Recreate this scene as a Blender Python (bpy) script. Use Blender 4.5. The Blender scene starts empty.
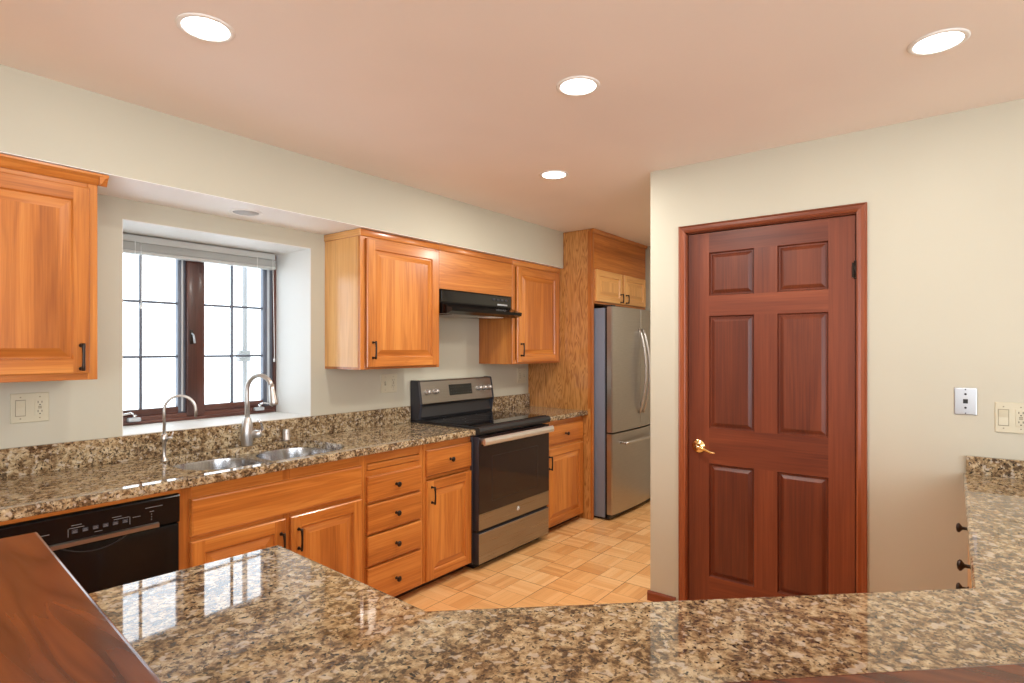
import bpy, bmesh, math, random
from mathutils import Vector, Matrix
random.seed(7)
PI = math.pi
SC = bpy.context.scene
COL = SC.collection

# ------------------------------------------------------------------ camera, world, lights, exposure
EYE = 1.435
YAW = math.atan(440 / 575)                       # the sink wall runs along +X
cam_d = bpy.data.cameras.new('camera')
cam = bpy.data.objects.new('camera', cam_d); COL.objects.link(cam)
cam.location = (0, 0, EYE)
cam.rotation_euler = (PI / 2, 0, YAW - PI / 2 + 0.0)
# forward must be +X turned by YAW towards +Y
cam.rotation_euler = (PI / 2, 0, -PI / 2 + YAW)
cam_d.sensor_fit = 'HORIZONTAL'; cam_d.sensor_width = 36.0
cam_d.lens = 36.0 * 575 / 1024
cam_d.shift_y = 7.0 / 1024
cam_d.clip_start = 0.02; cam_d.clip_end = 200
SC.camera = cam

W = bpy.data.worlds.new('sky'); SC.world = W; W.use_nodes = True
bg = W.node_tree.nodes['Background']
bg.inputs['Color'].default_value = (0.80, 0.90, 1.0, 1); bg.inputs['Strength'].default_value = 4.6

def area(name, loc, rot, sx, sy, power, color):
    d = bpy.data.lights.new(name, 'AREA'); d.shape = 'RECTANGLE'; d.size = sx; d.size_y = sy
    d.energy = power; d.spread = math.radians(125); d.color = color
    o = bpy.data.objects.new(name, d); COL.objects.link(o); o.location = loc; o.rotation_euler = rot
    return o
# daylight through the windows: the kitchen window and the two big living-room openings behind the camera
area('daylight_living_window', (-3.35, -1.9, 1.35), (0, -PI / 2, 0), 2.1, 2.3, 60, (0.93, 0.97, 1.0))
area('daylight_dining_window', (-0.85, -3.35, 1.35), (PI / 2, 0, 0), 3.3, 2.1, 48, (0.93, 0.97, 1.0))
CAN_POWER = 17
SC.view_settings.view_transform = 'Standard'; SC.view_settings.look = 'None'
SC.view_settings.gamma = 1; SC.view_settings.use_curve_mapping = False
SC.view_settings.exposure = 0.0
try:
    SC.cycles.use_denoising = True; SC.cycles.max_bounces = 10; SC.cycles.diffuse_bounces = 6
    SC.cycles.sample_clamp_indirect = 6
except Exception: pass

# ------------------------------------------------------------------ materials
class NT:
    def __init__(s, name):
        s.m = bpy.data.materials.new(name); s.m.use_nodes = True
        s.t = s.m.node_tree; s.b = s.t.nodes['Principled BSDF']; s.out = s.t.nodes['Material Output']
    def n(s, typ, **kw):
        x = s.t.nodes.new(typ)
        for k, v in kw.items(): setattr(x, k, v)
        return x
    def l(s, a, b): s.t.links.new(a, b)
    def math(s, op, a, b=None, c=None):
        x = s.n('ShaderNodeMath', operation=op)
        for i, v in enumerate((a, b, c)):
            if v is None: continue
            if isinstance(v, (int, float)): x.inputs[i].default_value = v
            else: s.l(v, x.inputs[i])
        return x.outputs[0]
    def ramp(s, fac, stops, interp='LINEAR'):
        x = s.n('ShaderNodeValToRGB'); x.color_ramp.interpolation = interp
        e = x.color_ramp.elements
        while len(e) < len(stops): e.new(0.5)
        for k, (p, c) in zip(e, stops): k.position = p; k.color = (*c, 1)
        s.l(fac, x.inputs[0]); return x.outputs[0]
    def mix(s, fac, a, b, mode='MIX'):
        x = s.n('ShaderNodeMix', data_type='RGBA', blend_type=mode)
        if isinstance(fac, (int, float)): x.inputs[0].default_value = fac
        else: s.l(fac, x.inputs[0])
        for i, v in ((6, a), (7, b)):
            if isinstance(v, tuple): x.inputs[i].default_value = (*v, 1)
            else: s.l(v, x.inputs[i])
        return x.outputs[2]
    def bump(s, h, strength=0.1, dist=0.002):
        x = s.n('ShaderNodeBump'); x.inputs['Strength'].default_value = strength
        x.inputs['Distance'].default_value = dist
        s.l(h, x.inputs['Height']); s.l(x.outputs[0], s.b.inputs['Normal'])
    def pos(s, scale=(1, 1, 1), rnd=True, rot=(0, 0, 0)):
        g = s.n('ShaderNodeNewGeometry'); v = g.outputs['Position']
        if rnd:
            oi = s.n('ShaderNodeObjectInfo')
            mu = s.math('MULTIPLY', oi.outputs['Random'], 13.7)
            ad = s.n('ShaderNodeVectorMath', operation='ADD'); s.l(v, ad.inputs[0]); s.l(mu, ad.inputs[1]); v = ad.outputs[0]
        mp = s.n('ShaderNodeMapping'); mp.inputs['Scale'].default_value = scale; mp.inputs['Rotation'].default_value = rot
        s.l(v, mp.inputs[0]); return mp.outputs[0]
    def noise(s, vec, scale, detail=3, rough=0.5, dist=0.0):
        x = s.n('ShaderNodeTexNoise'); x.inputs['Scale'].default_value = scale
        x.inputs['Detail'].default_value = detail; x.inputs['Roughness'].default_value = rough
        x.inputs['Distortion'].default_value = dist
        s.l(vec, x.inputs['Vector']); return x.outputs[0]
    def set(s, **kw):
        for k, v in kw.items():
            i = s.b.inputs[k.replace('_', ' ')]
            i.default_value = (*v, 1) if isinstance(v, tuple) and len(v) == 3 else v
        return s

def plain(name, col, rough=0.5, metal=0.0, **kw):
    t = NT(name); t.set(Base_Color=col, Roughness=rough, Metallic=metal, **kw); return t.m

def paint(name, col, rough=0.6, var=0.035):
    t = NT(name); p = t.pos(rnd=False)
    f = t.noise(p, 1.3, 2); a = tuple(c * (1 - var) for c in col); b = tuple(min(1, c * (1 + var)) for c in col)
    t.l(t.ramp(f, [(0.3, a), (0.7, b)]), t.b.inputs['Base Color'])
    t.bump(t.noise(p, 28, 4, 0.6), 0.10, 0.004); t.set(Roughness=rough); return t.m

def wood(name, axis, c_dark, c_mid, c_light, rough=0.28, figure=1.0, coat=0.35, freq=1.0, streak=0.5):
    """grain running along axis ('x','y','z')"""
    t = NT(name); lo, hi = 1.0 * freq, 14.0 * freq
    sc = {'x': (lo, hi, hi), 'y': (hi, lo, hi), 'z': (hi, hi, lo)}[axis]
    p = t.pos(sc)
    f1 = t.noise(p, 1.0, 3, 0.55, 0.6 * figure)
    rings = t.math('FRACT', t.math('MULTIPLY', f1, 5.0))
    rings = t.math('ABSOLUTE', t.math('SUBTRACT', rings, 0.5))         # thin cathedral lines
    sc2 = {'x': (3, 130, 130), 'y': (130, 3, 130), 'z': (130, 130, 3)}[axis]
    pores = t.noise(t.pos(sc2), 1.0, 2, 0.6)
    board = t.noise(t.pos(tuple(0.35 * k for k in sc)), 1.0, 1, 0.5)
    f = t.math('ADD', t.math('MULTIPLY', f1, 0.45), t.math('MULTIPLY', pores, 0.25))
    f = t.math('ADD', f, t.math('MULTIPLY', board, 0.3))
    c = t.ramp(f, [(0.34, c_dark), (0.5, c_mid), (0.64, c_light)])
    c = t.mix(t.math('MULTIPLY', t.ramp(rings, [(0.0, (1, 1, 1)), (0.16, (0, 0, 0))]), streak * 0.5), c, c_dark, 'MIX')
    t.l(c, t.b.inputs['Base Color'])
    t.bump(pores, 0.08, 0.001)
    t.set(Roughness=rough, Coat_Weight=coat, Coat_Roughness=0.15); return t.m

OD, OM, OL = (0.26, 0.068, 0.010), (0.50, 0.162, 0.027), (0.64, 0.255, 0.054)
oak = {a: wood('honey_oak_' + a, a, OD, OM, OL) for a in 'xyz'}
pale = {a: wood('pale_oak_' + a, a, (0.50, 0.22, 0.06), (0.74, 0.38, 0.12), (0.86, 0.50, 0.19)) for a in 'xyz'}
RD, RM, RL = (0.090, 0.017, 0.0075), (0.175, 0.038, 0.014), (0.26, 0.064, 0.022)
red = {a: wood('mahogany_' + a, a, RD, RM, RL, 0.42, 0.4, 0.0, 0.6, 0.25) for a in 'xyz'}
CD, CM, CL = (0.15, 0.032, 0.011), (0.25, 0.060, 0.020), (0.34, 0.092, 0.030)
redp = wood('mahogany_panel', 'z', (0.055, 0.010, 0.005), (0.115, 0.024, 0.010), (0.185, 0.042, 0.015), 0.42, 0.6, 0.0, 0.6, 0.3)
casing = {a: wood('casing_wood_' + a, a, CD, CM, CL, 0.4, 0.4, 0.0, 0.6, 0.25) for a in 'xyz'}
dk = {a: wood('window_wood_' + a, a, (0.035, 0.012, 0.009), (0.080, 0.026, 0.018), (0.14, 0.048, 0.030), 0.35, 0.5, 0.2, 0.8, 0.3) for a in 'xyz'}
def bar_wood():
    t = NT('walnut_bar'); p = t.pos((11, 1.0, 11), False, (0, 0, 0.10))
    f1 = t.noise(p, 1.0, 2, 0.5, 0.25)
    r = t.math('MULTIPLY', t.math('ABSOLUTE', t.math('SUBTRACT', t.math('FRACT', t.math('MULTIPLY', f1, 8.0)), 0.5)), 2.0)
    fine = t.noise(t.pos((140, 5, 140), False), 1.0, 3)
    f = t.math('ADD', t.math('MULTIPLY', r, 0.75), t.math('MULTIPLY', t.math('SUBTRACT', fine, 0.4), 0.5))
    t.l(t.ramp(f, [(0.0, (0.050, 0.014, 0.007)), (0.14, (0.085, 0.023, 0.010)), (0.45, (0.125, 0.034, 0.013)), (0.95, (0.165, 0.048, 0.017))]), t.b.inputs['Base Color'])
    t.set(Roughness=0.17, Specular_IOR_Level=0.45); return t.m
barw = bar_wood()
def plywood():
    t = NT('rotary_oak_plywood'); p = t.pos((16, 16, 2.4))
    f1 = t.noise(p, 1.0, 2.5, 0.5, 0.8)
    r = t.math('ABSOLUTE', t.math('SUBTRACT', t.math('FRACT', t.math('MULTIPLY', f1, 9.0)), 0.5))
    fine = t.noise(t.pos((150, 150, 5)), 1.0, 2)
    f = t.math('ADD', t.math('MULTIPLY', r, 1.5), t.math('MULTIPLY', t.math('SUBTRACT', fine, 0.5), 0.7))
    t.l(t.ramp(f, [(0.0, (0.36, 0.135, 0.030)), (0.25, (0.50, 0.215, 0.055)), (0.6, (0.62, 0.30, 0.09))]), t.b.inputs['Base Color'])
    t.set(Roughness=0.3, Coat_Weight=0.3); return t.m
ply = plywood()

def granite():
    t = NT('brown_speckled_granite'); p = t.pos(rnd=False)
    n0 = t.n('ShaderNodeTexNoise'); n0.inputs['Scale'].default_value = 30; t.l(p, n0.inputs['Vector'])
    ad = t.n('ShaderNodeVectorMath', operation='MULTIPLY_ADD')
    t.l(n0.outputs['Color'], ad.inputs[0]); ad.inputs[1].default_value = (0.02, 0.02, 0.02); t.l(p, ad.inputs[2])
    q = ad.outputs[0]
    big = t.noise(q, 42, 4, 0.65)
    mac = t.math('MULTIPLY', t.math('SUBTRACT', t.noise(p, 11, 3, 0.6), 0.5), 0.30)
    med = t.math('ADD', t.noise(q, 80, 3, 0.65), mac)
    big = t.math('ADD', big, t.math('MULTIPLY', mac, 0.7))
    blk = t.noise(q, 105, 2, 0.5)
    vor = t.n('ShaderNodeTexVoronoi'); vor.inputs['Scale'].default_value = 170; t.l(q, vor.inputs['Vector'])
    base = t.ramp(big, [(0.36, (0.13, 0.080, 0.040)), (0.46, (0.29, 0.195, 0.105)), (0.54, (0.43, 0.325, 0.19)), (0.64, (0.56, 0.46, 0.31))])
    sp = t.ramp(vor.outputs['Color'], [(0.15, (0.72, 0.70, 0.66)), (0.8, (1.12, 1.1, 1.06))])
    base = t.mix(0.75, base, sp, 'MULTIPLY')
    dark = t.ramp(med, [(0.40, (.85, .85, .85)), (0.48, (0, 0, 0))])
    base = t.mix(dark, base, (0.055, 0.032, 0.020))
    blkm = t.ramp(blk, [(0.34, (1, 1, 1)), (0.39, (0, 0, 0))])
    base = t.mix(blkm, base, (0.012, 0.010, 0.010))
    lite = t.ramp(t.noise(q, 48, 2, 0.5), [(0.60, (0, 0, 0)), (0.66, (1, 1, 1))])
    base = t.mix(t.math('MULTIPLY', lite, 0.7), base, (0.56, 0.49, 0.40))
    t.l(base, t.b.inputs['Base Color'])
    t.set(Roughness=0.03, Specular_IOR_Level=0.68); return t.m
gran = granite()

def parquet():
    t = NT('oak_parquet'); g = t.n('ShaderNodeNewGeometry'); sep = t.n('ShaderNodeSeparateXYZ'); t.l(g.outputs['Position'], sep.inputs[0])
    B, OX, OY = 0.1775, 0.03, 1.595
    x = t.math('DIVIDE', t.math('SUBTRACT', sep.outputs[0], OX), B); y = t.math('DIVIDE', t.math('SUBTRACT', sep.outputs[1], OY), B)
    ix, iy = t.math('FLOOR', x), t.math('FLOOR', y)
    par = t.math('MODULO', t.math('ABSOLUTE', t.math('ADD', ix, iy)), 2.0)
    fx, fy = t.math('FRACT', x), t.math('FRACT', y)
    u = t.math('ADD', t.math('MULTIPLY', fx, par), t.math('MULTIPLY', fy, t.math('SUBTRACT', 1.0, par)))   # across the strips
    us = t.math('MULTIPLY', u, 5.0); st = t.math('FLOOR', us); fs = t.math('FRACT', us)
    cv = t.n('ShaderNodeCombineXYZ'); t.l(ix, cv.inputs[0]); t.l(iy, cv.inputs[1]); t.l(st, cv.inputs[2])
    wn = t.n('ShaderNodeTexWhiteNoise'); wn.noise_dimensions = '3D'; t.l(cv.outputs[0], wn.inputs['Vector'])
    cb = t.n('ShaderNodeCombineXYZ'); t.l(ix, cb.inputs[0]); t.l(iy, cb.inputs[1])
    wb = t.n('ShaderNodeTexWhiteNoise'); wb.noise_dimensions = '3D'; t.l(cb.outputs[0], wb.inputs['Vector'])
    gx = t.noise(t.pos((4, 70, 1), False), 1, 3); gy = t.noise(t.pos((70, 4, 1), False), 1, 3)
    gr = t.math('ADD', t.math('MULTIPLY', gy, par), t.math('MULTIPLY', gx, t.math('SUBTRACT', 1.0, par)))
    f = t.math('ADD', t.math('MULTIPLY', wn.outputs[0], 0.36), t.math('ADD', t.math('MULTIPLY', gr, 0.34), t.math('MULTIPLY', wb.outputs[0], 0.34)))
    c = t.ramp(f, [(0.22, (0.64, 0.31, 0.105)), (0.5, (0.78, 0.43, 0.17)), (0.8, (0.86, 0.53, 0.245))])
    def edge(v, w):                                   # 1 near either border of the 0..1 range
        return t.math('GREATER_THAN', t.math('ABSOLUTE', t.math('SUBTRACT', v, 0.5)), 0.5 - w)
    seam = t.math('MAXIMUM', edge(fx, 0.008), edge(fy, 0.008))
    seam = t.math('MAXIMUM', t.math('MULTIPLY', seam, 0.55), t.math('MULTIPLY', edge(fs, 0.02), 0.28))
    tx = t.math('FRACT', t.math('MULTIPLY', x, 0.5)); ty = t.math('FRACT', t.math('MULTIPLY', y, 0.5))
    seam = t.math('MAXIMUM', seam, t.math('MULTIPLY', t.math('MAXIMUM', edge(tx, 0.006), edge(ty, 0.006)), 0.85))
    c = t.mix(seam, c, (0.14, 0.055, 0.018))
    t.l(c, t.b.inputs['Base Color']); t.set(Roughness=0.30, Coat_Weight=0.2, Coat_Roughness=0.2); return t.m
parq = parquet()

wallp = paint('cream_wall_paint', (0.53, 0.505, 0.405))
ceilp = paint('ceiling_paint', (0.86, 0.805, 0.765))
whitep = paint('white_soffit_paint', (0.88, 0.88, 0.86), 0.5, 0.01)
revealp = paint('reveal_paint', (0.74, 0.73, 0.69), 0.5, 0.01)
def steel_mat(name, col, rough, axis='z', amt=0.06):
    t = NT(name); sc = {'x': (2, 260, 260), 'y': (260, 2, 260), 'z': (260, 260, 2)}[axis]
    f = t.noise(t.pos(sc, False), 1, 2)
    r = t.math('ADD', t.math('MULTIPLY', f, 0.14), rough - 0.07); t.l(r, t.b.inputs['Roughness'])
    c = t.ramp(f, [(0.3, tuple(k * (1 - amt) for k in col)), (0.7, tuple(k * (1 + amt) for k in col))])
    t.l(c, t.b.inputs['Base Color']); t.set(Metallic=1.0); return t.m
steel = steel_mat('brushed_steel', (0.35, 0.325, 0.305), 0.30, 'x')
steelz = steel_mat('fridge_steel', (0.50, 0.475, 0.45), 0.32, 'x')
sinkm = steel_mat('sink_steel', (0.48, 0.48, 0.49), 0.22, 'z', 0.2)
nickel = plain('brushed_nickel', (0.62, 0.60, 0.575), 0.36, 1.0)
chrome = plain('polished_chrome', (0.72, 0.72, 0.73), 0.16, 1.0)
satin = plain('satin_silver', (0.80, 0.78, 0.75), 0.35, 0.85)
emblemm = plain('emblem_grey', (0.70, 0.69, 0.67), 0.4)
printd = plain('dim_display_print', (0.07, 0.07, 0.075), 0.5)
brass = plain('polished_brass', (0.86, 0.62, 0.28), 0.16, 1.0)
bronze = plain('dark_bronze', (0.035, 0.025, 0.020), 0.32, 0.7)
black = plain('black_enamel', (0.006, 0.005, 0.005), 0.13, Specular_IOR_Level=0.3)
blackm = plain('matt_black_plastic', (0.015, 0.015, 0.017), 0.45)
bglass = plain('black_ceramic_glass', (0.006, 0.006, 0.007), 0.04, 0.0, Specular_IOR_Level=0.7)
oglass = plain('brown_oven_glass', (0.020, 0.010, 0.009), 0.08, 0.0, Specular_IOR_Level=0.5)
fgrey = plain('grey_blue_enamel', (0.20, 0.23, 0.31), 0.38)
sgrey = plain('slate_enamel', (0.030, 0.031, 0.042), 0.35)
cream = plain('ivory_plastic', (0.58, 0.54, 0.40), 0.4)
creamd = plain('ivory_plastic_shadow_gap', (0.30, 0.27, 0.19), 0.5)
white = plain('white_plastic', (0.82, 0.82, 0.80), 0.4)
slot = plain('dark_slot', (0.02, 0.02, 0.02), 0.6)
blindm = plain('pale_grey_slat', (0.50, 0.50, 0.47), 0.45)
alum = plain('dark_aluminium_sash', (0.13, 0.14, 0.17), 0.45, 0.3)
alul = plain('light_aluminium_strip', (0.50, 0.53, 0.56), 0.4, 0.4)
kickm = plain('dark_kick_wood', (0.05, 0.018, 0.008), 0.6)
printm = plain('pale_grey_print', (0.22, 0.22, 0.225), 0.5)
dispm = plain('display_glass', (0.006, 0.007, 0.007), 0.08)
polem = plain('galvanised_pole', (0.24, 0.24, 0.25), 0.5)
def emis(name, col, s):
    t = NT(name); t.set(Base_Color=(0.9, 0.9, 0.9), Emission_Color=col, Emission_Strength=s); return t.m
lens_on = emis('lit_lens', (1.0, 0.97, 0.92), 9.0)
offlens = plain('unlit_lens', (0.42, 0.42, 0.42), 0.4)
def glassm():
    t = NT('window_glass'); tr = t.n('ShaderNodeBsdfTransparent'); gl = t.n('ShaderNodeBsdfGlossy'); gl.inputs['Roughness'].default_value = 0.02
    mx = t.n('ShaderNodeMixShader'); mx.inputs[0].default_value = 0.05
    tr.inputs[0].default_value = (0.97, 0.98, 0.98, 1)
    t.l(tr.outputs[0], mx.inputs[1]); t.l(gl.outputs[0], mx.inputs[2]); t.l(mx.outputs[0], t.out.inputs[0]); return t.m
glass = glassm()

# ------------------------------------------------------------------ mesh helpers (all in world coordinates)
class MB:
    def __init__(s): s.bm = bmesh.new(); s.mats = []
    def mi(s, m):
        if m not in s.mats: s.mats.append(m)
        return s.mats.index(m)
    def quad(s, pts, m, smooth=False):
        f = s.bm.faces.new([s.bm.verts.new(p) for p in pts]); f.material_index = s.mi(m); f.smooth = smooth; return f
    def box(s, x0, x1, y0, y1, z0, z1, m, bev=0.0, seg=2):
        b = bmesh.new(); bmesh.ops.create_cube(b, size=1)
        for v in b.verts:
            v.co = Vector((x0 + (v.co.x + .5) * (x1 - x0), y0 + (v.co.y + .5) * (y1 - y0), z0 + (v.co.z + .5) * (z1 - z0)))
        if bev > 0: bmesh.ops.bevel(b, geom=b.edges[:], offset=bev, segments=seg, affect='EDGES', profile=0.5)
        s.join(b, m, bev > 0 and seg > 1); return s
    def join(s, b, m, smooth=False):
        bmesh.ops.recalc_face_normals(b, faces=b.faces[:])
        mi = s.mi(m) if m is not None else None; vm = {}
        for v in b.verts: vm[v] = s.bm.verts.new(v.co)
        for f in b.faces:
            try: g = s.bm.faces.new([vm[v] for v in f.verts])
            except ValueError: continue
            g.material_index = mi if mi is not None else f.material_index; g.smooth = smooth
        b.free()
    def tube(s, pts, r, m, seg=12, cap=True):
        pts = [Vector(p) for p in pts]; rs = r if isinstance(r, (list, tuple)) else [r] * len(pts)
        b = bmesh.new(); rings = []; up = None
        for i, p in enumerate(pts):
            t = (pts[min(i + 1, len(pts) - 1)] - pts[max(i - 1, 0)]).normalized()
            if up is None:
                up = Vector((0, 0, 1)) if abs(t.z) < 0.9 else Vector((1, 0, 0))
            a = t.cross(up).normalized(); c = a.cross(t).normalized(); up = c
            rings.append([b.verts.new(p + (a * math.cos(2 * PI * k / seg) + c * math.sin(2 * PI * k / seg)) * rs[i]) for k in range(seg)])
        for A, B in zip(rings, rings[1:]):
            for k in range(seg): b.faces.new([A[k], A[(k + 1) % seg], B[(k + 1) % seg], B[k]])
        if cap: b.faces.new(rings[0][::-1]); b.faces.new(rings[-1])
        s.join(b, m, True); return s
    def lathe(s, prof, o, axis, m, seg=24):
        """prof [(r, t)] around axis through o"""
        ax = Vector(axis).normalized(); u = ax.orthogonal().normalized(); v = ax.cross(u); o = Vector(o); b = bmesh.new(); rings = []
        for r, t in prof:
            if r < 1e-6: rings.append([b.verts.new(o + ax * t)])
            else: rings.append([b.verts.new(o + ax * t + (u * math.cos(2 * PI * k / seg) + v * math.sin(2 * PI * k / seg)) * r) for k in range(seg)])
        for A, B in zip(rings, rings[1:]):
            for k in range(seg):
                k2 = (k + 1) % seg
                vs = [A[k % len(A)], A[k2 % len(A)], B[k2 % len(B)], B[k % len(B)]]
                q = []
                for w in vs:
                    if w not in q: q.append(w)
                if len(q) > 2: b.faces.new(q)
        for R in (rings[0], rings[-1]):
            if len(R) > 2: b.faces.new(R)
        s.join(b, m, True); return s
    def prism(s, poly, z0, z1, m, bev=0.0, seg=3):
        b = bmesh.new(); bot = [b.verts.new((x, y, z0)) for x, y in poly]; top = [b.verts.new((x, y, z1)) for x, y in poly]
        n = len(poly); b.faces.new(bot[::-1]); b.faces.new(top)
        for i in range(n): b.faces.new([bot[i], bot[(i + 1) % n], top[(i + 1) % n], top[i]])
        bmesh.ops.recalc_face_normals(b, faces=b.faces[:])
        if bev: bmesh.ops.bevel(b, geom=[e for e in b.edges if abs(e.verts[0].co.z - e.verts[1].co.z) < 1e-6], offset=bev, segments=seg, affect='EDGES', profile=0.5)
        s.join(b, m, False); return s
    def extr(s, prof, a0, a1, fn, m, smooth=False):
        """profile [(p,q)] swept a0..a1; fn(a,p,q)->xyz"""
        b = bmesh.new(); A = [b.verts.new(fn(a0, p, q)) for p, q in prof]; B = [b.verts.new(fn(a1, p, q)) for p, q in prof]; n = len(prof)
        b.faces.new(A); b.faces.new(B[::-1])
        for i in range(n): b.faces.new([A[i], A[(i + 1) % n], B[(i + 1) % n], B[i]])
        s.join(b, m, smooth); return s
    def build(s, name, parent=None, origin=None, smooth_angle=None):
        me = bpy.data.meshes.new(name)
        if origin is None: origin = parent_world(parent) if parent else Vector((0, 0, 0))
        bmesh.ops.translate(s.bm, verts=s.bm.verts[:], vec=-Vector(origin))
        s.bm.to_mesh(me); s.bm.free()
        for m in s.mats: me.materials.append(m)
        o = bpy.data.objects.new(name, me); COL.objects.link(o)
        if parent: o.parent = parent; o.location = Vector(origin) - parent_world(parent)
        else: o.location = origin
        return o
def parent_world(o):
    v = Vector((0, 0, 0))
    while o: v = v + o.location; o = o.parent
    return v
def tag(o, label, cat, group=None):
    o['label'] = label; o['category'] = cat
    if group: o['group'] = group
    return o
def thing(name, loc, label, cat, group=None):
    o = bpy.data.objects.new(name, None); COL.objects.link(o); o.location = loc; o.empty_display_size = 0.1
    return tag(o, label, cat, group)
def struct(o): o['kind'] = 'structure'; return o
def sempty(name, loc):
    o = bpy.data.objects.new(name, None); COL.objects.link(o); o.location = loc; return struct(o)

def FY(Y): return lambda a, z, o: (a, Y - o, z)            # face towards -Y, a = x
def FYp(Y): return lambda a, z, o: (a, Y + o, z)           # face towards +Y
def FX(X): return lambda a, z, o: (X - o, a, z)            # face towards -X, a = y

def raised(mb, F, a0, a1, z0, z1, t, rail, wv, wh, wp, groove=0.011, slope=0.032, drop=0.010, edge=0.004, back=True, mid=None):
    """one raised-and-fielded panel set in a frame, all one skin"""
    def rect(i, h, A=(a0, a1, z0, z1)): return [F(A[0] + i, A[2] + i, h), F(A[1] - i, A[2] + i, h), F(A[1] - i, A[3] - i, h), F(A[0] + i, A[3] - i, h)]
    def ringfaces(R, S):
        for k, m in enumerate((wh, wv, wh, wv)):
            mb.quad([R[k], R[(k + 1) % 4], S[(k + 1) % 4], S[k]], m)
    def rct(x0, x1, y0, y1, m): mb.quad([F(x0, y0, t), F(x1, y0, t), F(x1, y1, t), F(x0, y1, t)], m)
    ringfaces(rect(0, 0), rect(0, t - edge)); ringfaces(rect(0, t - edge), rect(edge, t))
    # butt-jointed rails and stiles
    rct(a0 + edge, a0 + rail, z0 + edge, z1 - edge, wv); rct(a1 - rail, a1 - edge, z0 + edge, z1 - edge, wv)
    rct(a0 + rail, a1 - rail, z0 + edge, z0 + rail, wh); rct(a0 + rail, a1 - rail, z1 - rail, z1 - edge, wh)
    panel(mb, F, a0 + rail, a1 - rail, z0 + rail, z1 - rail, t, wv, wh, wp, groove, slope, drop)
    if back: mb.quad(rect(0, 0)[::-1], wv)
def panel(mb, F, a0, a1, z0, z1, t, wv, wh, wp, groove, slope, drop):
    def rect(i, h): return [F(a0 + i, z0 + i, h), F(a1 - i, z0 + i, h), F(a1 - i, z1 - i, h), F(a0 + i, z1 - i, h)]
    seq = [(0, t), (groove * .5, t - drop), (groove, t - drop), (groove + slope, t - 0.0015)]
    for (i, h), (j, g) in zip(seq, seq[1:]):
        R, S = rect(i, h), rect(j, g)
        for k, m in enumerate((wh, wv, wh, wv)):
            mb.quad([R[k], R[(k + 1) % 4], S[(k + 1) % 4], S[k]], m)
    mb.quad(rect(*seq[-1]), wp)
def slab(mb, F, a0, a1, z0, z1, t, m, edge=0.006):
    def rect(i, h): return [F(a0 + i, z0 + i, h), F(a1 - i, z0 + i, h), F(a1 - i, z1 - i, h), F(a0 + i, z1 - i, h)]
    seq = [(0, 0), (0, t - edge), (edge * .4, t - edge * .3), (edge, t)]
    for (i, h), (j, g) in zip(seq, seq[1:]):
        R, S = rect(i, h), rect(j, g)
        for k in range(4): mb.quad([R[k], R[(k + 1) % 4], S[(k + 1) % 4], S[k]], m)
    mb.quad(rect(*seq[-1]), m); mb.quad(rect(0, 0)[::-1], m)
def pull(F, a, zc, parent, L=0.100, vertical=True, out0=0.0):
    """dark bow pull on two feet"""
    mb = MB(); pts = []
    h = L / 2
    def P(u, o): return F(a, zc + u, out0 + o) if vertical else F(a + u, zc, out0 + o)
    for s in (-1, 1):
        mb.lathe([(0.0, 0), (0.0085, 0), (0.0075, .004), (0.005, .008), (0.005, .026)], P(s * h * .86, 0), Vector(P(0, 1)) - Vector(P(0, 0)), bronze, 12)
    for k in range(9):
        u = -1 + 2 * k / 8; pts.append(P(u * h, 0.026 + 0.004 * (1 - u * u)))
    mb.tube(pts, [0.0065, .0062, .0055, .005, .005, .005, .0055, .0062, .0065], bronze, 10)
    return mb.build('handle', parent)
def knob(F, a, z, parent, out0=0.0, s=1.0, m=None):
    mb = MB(); mb.lathe([(0, 0), (.009 * s, 0), (.0085 * s, .003), (.005 * s, .006), (.005 * s, .016 * s), (.010 * s, .020 * s), (.0150 * s, .024 * s), (.0155 * s, .028 * s), (.011 * s, .032 * s), (0, .034 * s)],
             F(a, z, out0), Vector(F(a, z, 1)) - Vector(F(a, z, 0)), m or bronze, 18)
    return mb.build('knob', parent)
def text_mesh(body, size, mapf, m, name, parent, align='CENTER', depth=0.0004):
    cu = bpy.data.curves.new(name, 'FONT'); cu.body = body; cu.size = size; cu.align_x = align; cu.align_y = 'CENTER'; cu.resolution_u = 2
    tmp = bpy.data.objects.new('tmp', cu); COL.objects.link(tmp)
    dg = bpy.context.evaluated_depsgraph_get(); dg.update(); me0 = tmp.evaluated_get(dg).to_mesh()
    mb = MB(); mi = mb.mi(m); vs = [mb.bm.verts.new(mapf(v.co.x, v.co.y, depth)) for v in me0.vertices]
    for p in me0.polygons:
        try: mb.bm.faces.new([vs[i] for i in p.vertices]).material_index = mi
        except ValueError: pass
    tmp.evaluated_get(dg).to_mesh_clear(); bpy.data.objects.remove(tmp); bpy.data.curves.remove(cu)
    return mb.build(name, parent)

# ------------------------------------------------------------------ the setting
CEIL, WY, DX, BX = 2.44, 3.05, 3.085, 5.31
mb = MB(); mb.box(-3.2, BX + .1, -3.2, 3.6, -0.06, 0, parq); struct(mb.build('floor'))
mb = MB(); mb.box(-3.2, BX + .1, -3.2, 3.6, CEIL, CEIL + 0.1, ceilp); struct(mb.build('ceiling'))
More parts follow.
